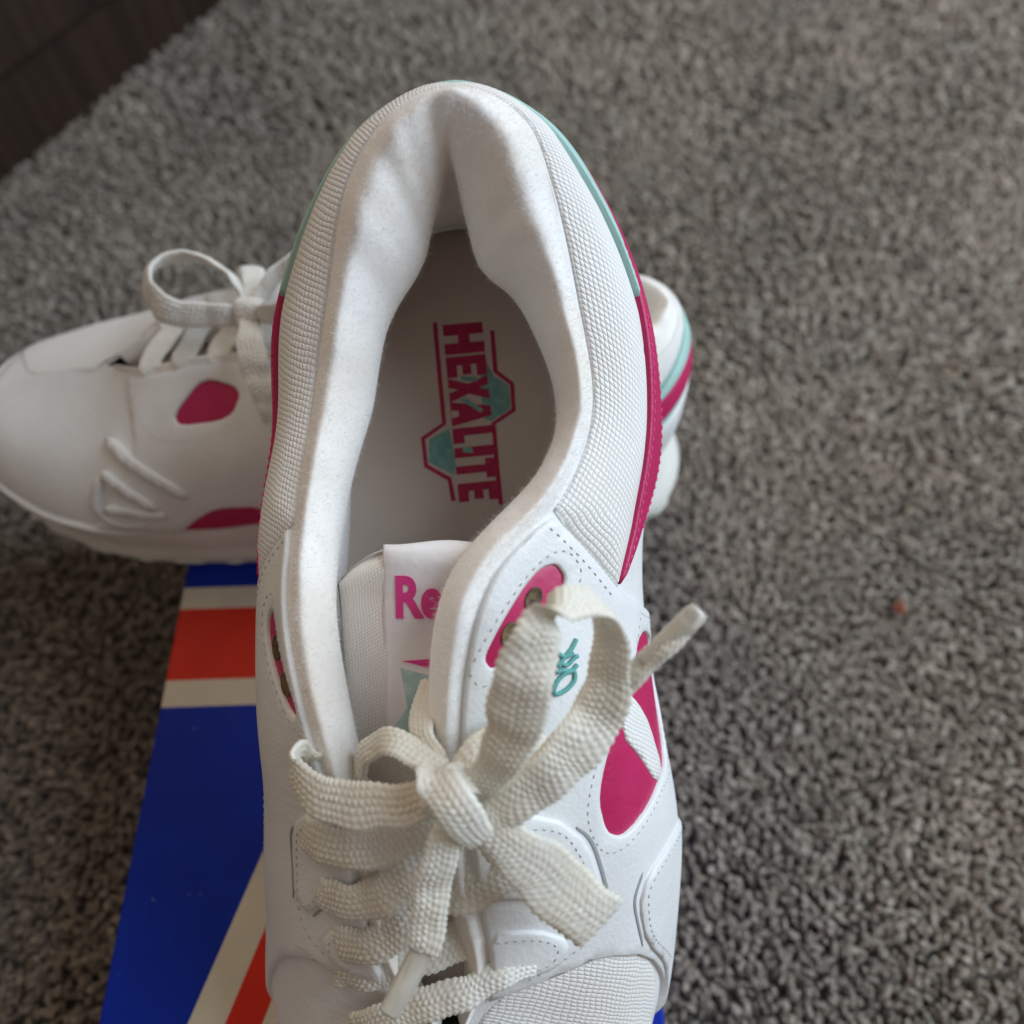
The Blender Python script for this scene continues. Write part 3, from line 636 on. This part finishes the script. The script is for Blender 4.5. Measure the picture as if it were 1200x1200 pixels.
    for sd in sides:
        W=[(u+(.28 if (detail and sd<0) else 0),v) for u,v in W0]; wc=np.mean(W,axis=0)
        f=lambda L:[(sd*u,v) for u,v in L]
        if sd not in medial: panel(form,'toe_mesh',f([(9.3,2.9),(9.16,2.5),(9.0,2.2),(9.12,1.70),(9.6,1.3),(10.4,1.05),(11.2,1.1),(11.9,1.5),(12.1,2.1),(12,2.93),(10.5,2.96)]),M['toe_mesh'],root,thick=.03,soft=1,step=.3)
        if sd not in medial:
            panel(form,'side_window',f(grow(SW)),M['leather_magenta'],root,thick=.035,soft=1,step=.25)
            panel(form,'side_stripe',f([(6.62,1.80),(6.75,1.6),(6.98,1.40),(7.42,1.25),(7.54,1.44),(7.25,1.66),(7.05,1.86)]),M['toe_mesh'],root,thick=.10,soft=1,step=.2)
        else:
            panel(form,'side_window',f(grow(SWM)),M['leather_magenta'],root,thick=.035,soft=1,step=.22)
            if not detail: panel(form,'upper_window',f(grow(UW)),M['leather_magenta'],root,thick=.035,soft=1,step=.2)
        holes=[f(W),f(SW)] if sd not in medial else [f(W),f(SWM)]+([] if detail else [f(UW)])
        panel(form,'quarter_overlay',f([(5.24,2.98),(5.3,2.77),(5.46,2.4),(5.70,1.92),(5.78,1.2),(5.85,.03),(10.7,.03),(9.9,.85),(9.14,1.70),(8.98,2.2),(9.12,2.52),(9.26,2.8),(9.35,2.97),(7.5,2.985),(6.2,2.985)]),M['leather'],root,thick=.14,soft=1,step=.22,hole=holes)
        if sd in medial and not detail: panel(form,'mudguard',f([(8.75,.03),(12.95,.03),(12.95,.95),(12.2,.8),(11,.75),(10,.85),(9.3,.62)]),M['leather'],root,thick=.24,soft=1,step=.28)
        else: panel(form,'toe_cap',f([(11.0,.05),(12.96,.05),(12.96,1.75),(12.3,1.6),(11.6,1.05)]),M['leather'],root,thick=.12,soft=1,step=.25)
        wo=panel(form,'lace_window',f([tuple(wc+(np.array(p)-wc)*1.05) for p in W]),M['plastic_magenta'],root,thick=.03,base=.015,soft=1,step=.14)
        for eu,ev in ((6.0+W[0][0]-W0[0][0],2.665),(6.33+W[0][0]-W0[0][0],2.755)):
            c=form.outer(np.array([sd*eu]),np.array([ev]))[0]; N=form.normal(np.array([sd*eu]),np.array([ev]))[0]
            a=form.outer(np.array([sd*eu+.05]),np.array([ev+.006]))[0]-c; a/=np.linalg.norm(a); bb=np.cross(N,a)
            V=[];F=[]; prof=[(.235,.03),(.235,.062),(.21,.075),(.18,.06),(.15,.048),(.0,.046)]; ns=20
            for r_,hh in prof:
                for q in range(ns): an=2*math.pi*q/ns; V.append(c+N*(hh+.01)+(a*math.cos(an)*1.25+bb*math.sin(an)*.9)*r_)
            for k2 in range(len(prof)-1):
                for q in range(ns): F.append((k2*ns+q,k2*ns+(q+1)%ns,(k2+1)*ns+(q+1)%ns,(k2+1)*ns+q))
            recalc(mesh_obj('eyelet',fs(V),F,M['eyelet'],wo))
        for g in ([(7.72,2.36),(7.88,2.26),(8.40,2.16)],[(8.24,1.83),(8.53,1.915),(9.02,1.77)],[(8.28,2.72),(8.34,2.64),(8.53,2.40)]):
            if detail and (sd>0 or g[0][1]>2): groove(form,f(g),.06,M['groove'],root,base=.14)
        # moulded ribs fanning over the forefoot side
        for g in ([(9.5,2.25),(8.9,1.9),(8.25,1.52)],[(9.55,1.85),(9.2,1.62),(8.75,1.35)],[(9.6,1.35),(9.1,1.27),(8.65,1.22)],[(9.62,1.8),(9.75,1.3),(9.4,.95),(9.0,1.0)]):
            if not detail and sd in medial: groove(form,f(g),.30,M['leather'],root,'rib',base=.14 if g[0][0]<9.61 else .05,h=.13)
        T1=[(7.62,2.975),(7.62,2.5),(7.85,2.30),(8.36,2.20),(8.50,2.36),(8.28,2.66),(8.22,2.975)]
        T2=[(8.55,2.975),(8.58,2.66),(8.74,2.46),(8.98,2.52),(9.08,2.76),(9.08,2.975)]
        FX=[(8.0,.06),(8.06,1.30),(8.28,1.78),(8.55,1.87),(9.02,1.72),(9.5,1.2),(10.2,.7),(10.3,.06)]
        if sd not in medial or detail:
            for tp in (T1,T2): panel(form,'lace_tab',f(tp),M['leather'],root,thick=.10,base=.135,soft=1,step=.16)
            if sd>0: panel(form,'side_overlay',f(FX),M['leather'],root,thick=.10,base=.135,soft=1,step=.22)
            stitches(form,[f([(7.72,2.94),(7.72,2.52),(7.92,2.37),(8.33,2.28),(8.41,2.38),(8.2,2.64),(8.14,2.94)]),f([(8.63,2.94),(8.66,2.68),(8.77,2.55),(8.93,2.59),(9.0,2.78),(9.0,2.94)]),f([(8.1,.6),(8.15,1.28),(8.34,1.70),(8.56,1.78),(8.97,1.64),(9.4,1.15)])][:3 if sd>0 else 2],M['thread_grey'],root,.10,.12,.018,.237)
        stitches(form,[f(grow(SW if sd not in medial else SWM,1.13)+[grow(SW if sd not in medial else SWM,1.13)[0]])],M['thread_grey'],root,.10,.12,.018,.14)
        ring_=[tuple(wc+(np.array(p)-wc)*np.array([1.26,1.42])) for p in W]; ring_=ring_+[ring_[0]]
        lines=[f(ring_),f([(5.36,2.90),(5.42,2.72),(5.56,2.4),(5.76,2.04)]),f([(8.2,2.18),(8.66,2.27),(8.95,2.5),(9.14,2.76)])]
        stitches(form,lines,M['thread_grey'],root,.11,.13,.02,.142)
        stitches(form,[f([(3.0,2.02),(3.7,2.0),(4.3,2.0),(5.0,1.92),(5.5,1.94)]),f([(3.0,1.56),(3.7,1.47),(4.4,1.57),(5.0,1.78)])],M['thread_magenta'],root,.14,.10,.026,.172)
    # --- tongue
    hcs=np.array([10.0,10.8,12,14.4,18,22.5]); hcv=np.array([8.15,8.02,7.62,7.2,6.45,5.2])
    def ton_h(x,s): return np.interp(s,hcs,hcv)+tongue_lift*np.clip((14-s)/4,0,1)**1.3-.055*(x-tongue_cx)**2-.035*np.abs(np.clip(x-1,0,9))**2
    def ton(A,B):
        s=10.80+A*11.3+(.9*np.abs(2*B-1)**4+.05*np.sin(B*9))*(1-A)**8; hw=2.6-.2*A; x=tongue_cx-.35*(1-A)+ (B*2-1)*hw
        return np.stack([x,s,ton_h(x,s)-.25],-1)
    to=sheet('tongue',ton,60,40,M['terry'],root,(11.4,5),thick=.5)
    lx0=-1.72 if detail else -1.3
    def labh(x,s): return ton_h(x,s)-.30*np.clip((11.25-s)/.55,0,1)**2+.035+.03*np.sin(s*2.3+x)+.02*np.sin(x*4)
    def lab(A,B):
        s=10.72+A*4.96+(.05*np.sin(B*9+1)+.5*np.clip((B-.75)/.25,0,1)**2)*(1-A)**6; x=lx0+B*3.6
        return np.stack([x,s,labh(x,s)],-1)
    lb=sheet('tongue_label',lab,60,40,M['label'],to,thick=.08)
    V,F=text_polys('Reebok',1.32,.05)
    vx=lx0+.26+V[:,0]*.80; vs2=12.45-V[:,1]
    up_=np.stack([vx,vs2,labh(vx,vs2)+.065],1); dn=np.stack([vx,vs2,labh(vx,vs2)+.01],1)
    cnt={}
    for fc in F:
        for i in range(len(fc)): cnt[(fc[i],fc[(i+1)%len(fc)])]=1
    FF=list(F)+[(b2,a,a+len(V),b2+len(V)) for a,b2 in cnt if (b2,a) not in cnt]
    recalc(mesh_obj('lettering',fs(np.vstack([up_,dn])),FF,M['thread_magenta'],lb,smooth=False))
    for pl,mt,lf in (([(lx0+.42,13.50),(lx0+1.3,13.44),(lx0+2.6,13.40),(lx0+1.75,14.05),(lx0+1.5,13.78),(lx0+1.0,13.64)],'thread_magenta',.062),([(lx0+.38,13.66),(lx0+1.0,13.82),(lx0+1.45,14.0),(lx0+1.7,14.3),(lx0+2.5,13.75),(lx0+2.2,15.4),(lx0-.05,15.45),(lx0+.55,14.6)],'thread_pale',.058)):
        flat_print('emblem',pl,labh,M[mt],lb,lf)
    return to
# ------------------------------------------------------------------ the front sneaker, heel propped on the other one
TILT=math.radians(25); RX,RY,RZ=-1.3,21.36,10.85
front=empty('sneaker',(RX*CM,RY*CM,RZ*CM),(TILT,0,0))
tag(front,'white sneaker nearest the camera, heel propped up, seen into its open collar','sneaker',GROUP_SHOES)
FORM1=Form(RIGHT,LEFT,IN_R,IN_L); build_shoe(front,FORM1,True)
# plan coordinates of the front shoe: picture plan point at height h -> (x,s,h)
CXL,CSL,CHL=1.3,11.583,25.703; TP=math.tan(CAM_P+TILT-math.pi/2)
def at(px,py,h):
    a=(px-600)/FPX; b_=(600-py)/FPX
    d=Vector((a,b_*math.sin(CAM_P)+math.cos(CAM_P),b_*math.cos(CAM_P)-math.sin(CAM_P)))
    c,s=math.cos(TILT),math.sin(TILT); dy=d.y*c+d.z*s; dz=-d.y*s+d.z*c
    t=(h-CHL)/dz; return (CXL+d.x*t,CSL-dy*t,h)
def L(px,py,h,w,wd): return (*at(px,py,h),w,wd)
LC=M['lace']
# big right loop of the bow
ribbon('lace_loop',[L(545,935,9.6,.55,(1,.5,.2)),L(580,900,10.2,.85,(1,.5,.1)),L(602,850,10.9,1.1,(1,.3,.1)),L(614,795,11.3,1.1,(1,.15,.05)),L(630,742,11.5,1.0,(1,-.3,-.25)),L(656,710,11.4,.8,(.55,-.75,-.6)),L(690,704,11.1,.75,(-.1,-.7,-.75)),L(712,730,10.7,.8,(-.7,-.3,-.7)),L(716,775,10.3,.9,(-.9,-.05,-.5)),L(704,830,10.1,1.0,(-.9,-.45,-.1)),L(672,880,10.1,1.1,(-.65,-.75,.15)),L(625,925,10.0,1.0,(-.5,-.85,.2)),L(575,958,9.7,.7,(-.4,-.9,.1))],LC,front,relief=.04,rows=8)
# loop folded flat towards the lower right
ribbon('lace_loop',[L(560,950,9.7,.7,(.5,-.8,.3)),L(592,985,9.7,1.0,(.75,-.65,.1)),L(635,1022,9.4,1.3,(.75,-.65,0)),L(670,1053,9.15,1.38,(.72,-.68,-.05)),L(694,1074,9.0,1.34,(.72,-.68,-.05)),L(702,1081,8.72,1.32,(.72,-.68,-.05)),L(692,1073,8.45,1.3,(.72,-.68,-.05)),L(640,1030,8.5,1.2,(.72,-.68,0)),L(600,1000,9.0,.9,(.6,-.7,0)),L(565,965,9.3,.7,(.5,-.8,0))],LC,front,relief=.035,rows=8)
# knot
ribbon('lace_knot',[L(500,925,9.0,.6,(.2,1,0)),L(503,912,9.9,.75,(.75,.65,.1)),L(515,922,10.35,.85,(.85,-.5,.1)),L(535,948,10.45,.85,(.85,-.55,.1)),L(556,975,10.1,.75,(.8,-.6,.1)),L(562,985,9.3,.6,(.8,-.6,.1))],LC,front,relief=.04,rows=6,thick=.2)
ribbon('lace_knot',[L(560,930,9.0,.6,(.6,.7,0)),L(548,915,9.8,.65,(.6,.75,.2)),L(528,915,10.1,.65,(.2,.9,.3)),L(508,930,9.9,.6,(-.3,.9,.3)),L(500,945,9.2,.5,(-.3,.9,.2))],LC,front,relief=.035,rows=6,thick=.2)
# rolled lace end with aglet pointing right
to_=[at(600,925,9.5),at(650,880,9.6),at(700,835,9.9),at(755,780,10.3),at(805,730,10.7)]
ribbon('lace_end',[(*p,.56 if k<3 else .46,(.55,.6,.55)) for k,p in enumerate(to_)],LC,front,thick=.3,relief=.03,rows=6)
tube('aglet',[at(756,779,10.31),at(780,755,10.5),at(812,723,10.76),at(820,715,10.83)],[.235,.245,.24,.20],M['aglet'],front,ns=14,flat=.8)
# lace end hanging straight down with a clear aglet
ribbon('lace_end',[L(530,955,9.9,.5,(1,.1,.1)),L(520,985,9.9,.62,(1,.1,-.1)),L(510,1030,9.6,.75,(1,.1,-.25)),L(503,1075,9.3,.78,(1,.15,-.2)),L(496,1112,9.1,.66,(1,.4,-.1))],LC,front,thick=.14,relief=.035,rows=6)
tube('aglet',[at(498,1105,9.1),at(484,1135,9.0),at(468,1165,8.95),at(455,1188,8.9)],[.24,.25,.25,.22],M['aglet'],front,ns=12,flat=.45)
# strand rounding the left eyelet, over the fleece edge
ribbon('lace_strand',[L(395,905,7.3,.8,(.2,.5,-.8)),L(372,893,8.0,.85,(.2,.7,-.6)),L(352,885,8.3,.85,(.1,.5,-.9)),L(347,905,8.5,.9,(-.2,.9,-.5)),L(372,932,8.9,.95,(-.3,.9,-.2)),L(420,945,9.2,.98,(0,1,0)),L(470,943,9.5,.92,(.1,1,.05)),L(512,934,9.6,.8,(.2,.95,.1))],LC,front,relief=.04,rows=6)
# strand from behind the fleece up and over into the knot
ribbon('lace_strand',[L(418,905,7.8,.6,(.5,.6,.6)),L(432,880,8.5,.6,(.4,.7,.6)),L(460,868,9.2,.62,(.1,.6,.8)),L(490,885,9.5,.62,(-.2,.6,.8)),L(515,905,9.8,.6,(-.4,.6,.7))],LC,front,relief=.035,rows=5)
ribbon('lace_strand',[L(540,905,9.8,.6,(.5,.6,.6)),L(560,880,9.6,.7,(.4,.7,.6)),L(585,862,9.3,.75,(.2,.6,.8)),L(612,862,8.9,.7,(.1,.7,.7)),L(640,880,8.6,.6,(.1,.8,.5))],LC,front,relief=.035,rows=5)
ribbon('lace_strand',[L(505,800,7.4,.5,(1,.2,.3)),L(494,830,8.1,.55,(.8,.1,.6)),L(496,862,8.8,.55,(.8,-.1,.5)),L(512,895,9.4,.5,(.8,-.3,.3))],LC,front,relief=.03,rows=5)
# lower rows of lacing, wrapped round the left eyestay, crossing to the right
def row(a,b_,c,d,e,f_):
    ribbon('lace_strand',[L(*a),L(*b_),L(*c),L(*d),L(*e),L(*f_)],LC,front,relief=.04,rows=6)
row((375,965,6.6,.8,(.3,.6,-.7)),(360,975,7.4,.9,(-.2,.8,-.6)),(385,992,8.1,.95,(-.2,.95,-.3)),(432,993,8.5,.95,(.1,1,0)),(478,975,8.8,.9,(.3,.95,.1)),(522,955,9.0,.7,(.4,.9,.1)))
row((385,1030,6.3,.8,(.3,.6,-.7)),(378,1042,7.0,.85,(-.2,.8,-.6)),(405,1058,7.7,.9,(-.1,.95,-.3)),(445,1050,8.1,.9,(.3,.95,0)),(485,1018,8.4,.9,(.6,.8,.1)),(530,975,8.4,.8,(.6,.8,.1)))
row((395,1085,6.0,.8,(.3,.6,-.7)),(390,1098,6.6,.85,(-.2,.8,-.6)),(418,1110,7.2,.9,(-.1,.95,-.3)),(455,1098,7.5,.9,(.3,.95,0)),(500,1055,7.8,.9,(.6,.8,.1)),(560,1000,8.0,.8,(.6,.8,.1)))
row((400,1125,5.6,.8,(.3,.6,-.7)),(398,1138,6.2,.8,(-.2,.8,-.6)),(425,1142,6.7,.85,(.0,.95,-.3)),(465,1130,7.0,.85,(.2,.95,0)),(520,1110,7.1,.9,(.2,.95,.1)),(580,1085,7.2,.85,(.1,.9,.1)))
row((640,1000,7.2,.8,(0,1,.2)),(612,1008,7.8,.85,(.1,1,.1)),(580,1028,8.0,.9,(-.3,.9,.1)),(545,1045,7.9,.85,(-.3,.9,.1)),(510,1050,7.6,.85,(-.4,.9,.1)),(470,1085,7.2,.8,(-.5,.8,.1)))
row((625,1128,6.8,.55,(.2,1,.1)),(590,1142,7.2,.65,(.3,.95,.1)),(545,1162,7.3,.72,(.3,.95,.1)),(500,1178,7.2,.75,(.2,.95,.1)),(455,1192,6.9,.75,(.2,.95,0)),(420,1205,6.3,.7,(.2,.9,-.3)))
row((400,1240,5.2,.7,(0,1,-.3)),(440,1235,6.2,.75,(0,1,-.1)),(490,1228,6.6,.8,(0,1,0)),(540,1225,6.7,.8,(0,1,0)),(590,1225,6.5,.75,(0,1,0)),(640,1228,6.0,.7,(0,1,.2)))
# teal embroidered mark on the right eyestay
em=[[(671,748),(664,760),(657,770),(650,780)],[(648,762),(654,768),(660,768),(667,764)],[(652,775),(660,778),(668,770),(672,768)],[(648,786),(656,784),(664,786),(671,778)],[(644,808),(650,795),(660,786),(667,785),(668,795),(660,806),(650,811),(644,809)]]
def on_right(px,py,lift=.17):
    best=None
    U,Vv=np.meshgrid(np.linspace(5.7,7.2,120),np.linspace(2.0,2.9,90),indexing='ij'); Pp=EMB['P']; q=EMB['pix']; k=np.argmin((q[...,0]-px)**2+(q[...,1]-py)**2); return Pp.reshape(-1,3)[k]+EMB['N'].reshape(-1,3)[k]*lift
U,Vv=np.meshgrid(np.linspace(5.7,7.2,160),np.linspace(2.0,2.9,120),indexing='ij'); Pp=FORM1.outer(U,Vv); Nn=FORM1.normal(U,Vv)
c_,s_=math.cos(TILT),math.sin(TILT); Xw=RX+Pp[...,0]; Yw=RY-Pp[...,1]*c_-Pp[...,2]*s_; Zw=RZ-Pp[...,1]*s_+Pp[...,2]*c_-CAM_H
cz=Yw*math.cos(CAM_P)-Zw*math.sin(CAM_P); cy=Yw*math.sin(CAM_P)+Zw*math.cos(CAM_P)
EMB={'P':Pp,'N':Nn,'pix':np.stack([600+FPX*Xw/cz,600-FPX*cy/cz],-1)}
mark=None
for st in em:
    o=tube('embroidery',[on_right(*p) for p in st],.055,M['thread_teal'],mark or front,ns=8,sub=5)
    mark=mark or o
# ------------------------------------------------------------------ the other sneaker, upright across the box behind
R2,L2=even(RAW[0],RAW[1]); I2,J2=even_in(RAW[2],RAW[3])
other=empty('sneaker',(.070,.195,0),(0,0,math.radians(-91)))
tag(other,'white sneaker standing crosswise on the box behind, toe to the left, magenta side windows','sneaker',GROUP_SHOES)
FORM2=Form(R2,L2,I2,J2); build_shoe(other,FORM2,False,medial=(1,),tongue_lift=1.6)
LW=M['lace_white']
def row2(*pts): ribbon('lace_strand',pts,LW,other,relief=.03,rows=6)
for s,h,hw in ((14.6,8.3,2.0),(16.0,8.05,2.0),(17.4,7.85,1.95),(18.8,7.6,1.85),(20.2,7.2,1.7)):
    row2((-hw-.3,s+.2,h-.9,.8,(0,1,0)),(-hw+.5,s,h-.1,.85,(0,1,0)),(-.8,s-.2,h+.15,.85,(.1,1,0)),(.8,s+.2,h+.15,.85,(.1,1,0)),(hw-.5,s,h-.1,.85,(0,1,0)),(hw+.3,s+.2,h-.9,.8,(0,1,0)))
ribbon('lace_loop',[(-.2,16.3,9.0,.7,(0,.3,1)),(-1.2,17.0,9.5,.9,(.3,.2,1)),(-2.0,18.3,9.8,1.0,(.5,.2,1)),(-1.7,19.6,9.9,1.05,(.5,-.5,1)),(-.6,19.9,9.8,1.05,(.3,-.8,1)),(.4,18.9,9.6,1.0,(-.6,-.5,1)),(.3,17.4,9.3,.9,(-.4,0,1)),(.1,16.4,9.1,.7,(0,.2,1))],LW,other,rows=6,thick=.18)
ribbon('lace_loop',[(0,16.3,9.0,.6,(0,.3,1)),(-1.0,15.4,9.9,.75,(.2,.2,1)),(-1.5,14.3,10.4,.8,(.4,.2,1)),(-.8,13.4,10.4,.85,(.3,-.2,1)),(.3,13.8,10.2,.85,(0,-.3,1)),(.6,15.0,9.8,.8,(-.2,-.2,1)),(.2,16.2,9.2,.6,(-.1,0,1))],LW,other,rows=6)
ribbon('lace_knot',[(-.5,16.1,8.6,.7,(0,1,0)),(-.35,16.2,9.4,.8,(0,1,.1)),(.1,16.3,9.6,.85,(0,1,0)),(.5,16.3,9.2,.8,(0,1,-.1)),(.6,16.3,8.6,.7,(0,1,0))],LW,other,rows=6,thick=.2)
ribbon('lace_end',[(.4,16.2,9.2,.7,(0,1,.2)),(1.5,16.0,9.3,.9,(-.2,1,.1)),(2.7,15.6,8.7,1.0,(-.2,1,.2)),(3.7,15.1,7.8,.9,(-.2,1,.3))],LW,other,rows=6)
ribbon('lace_end',[(-.4,16.2,9.2,.7,(0,1,.2)),(-1.8,16.5,9.2,.8,(.2,1,.1)),(-3.2,17.2,8.2,.8,(.2,1,.2)),(-4.2,18,6.8,.7,(.2,1,.3))],LW,other,rows=6)
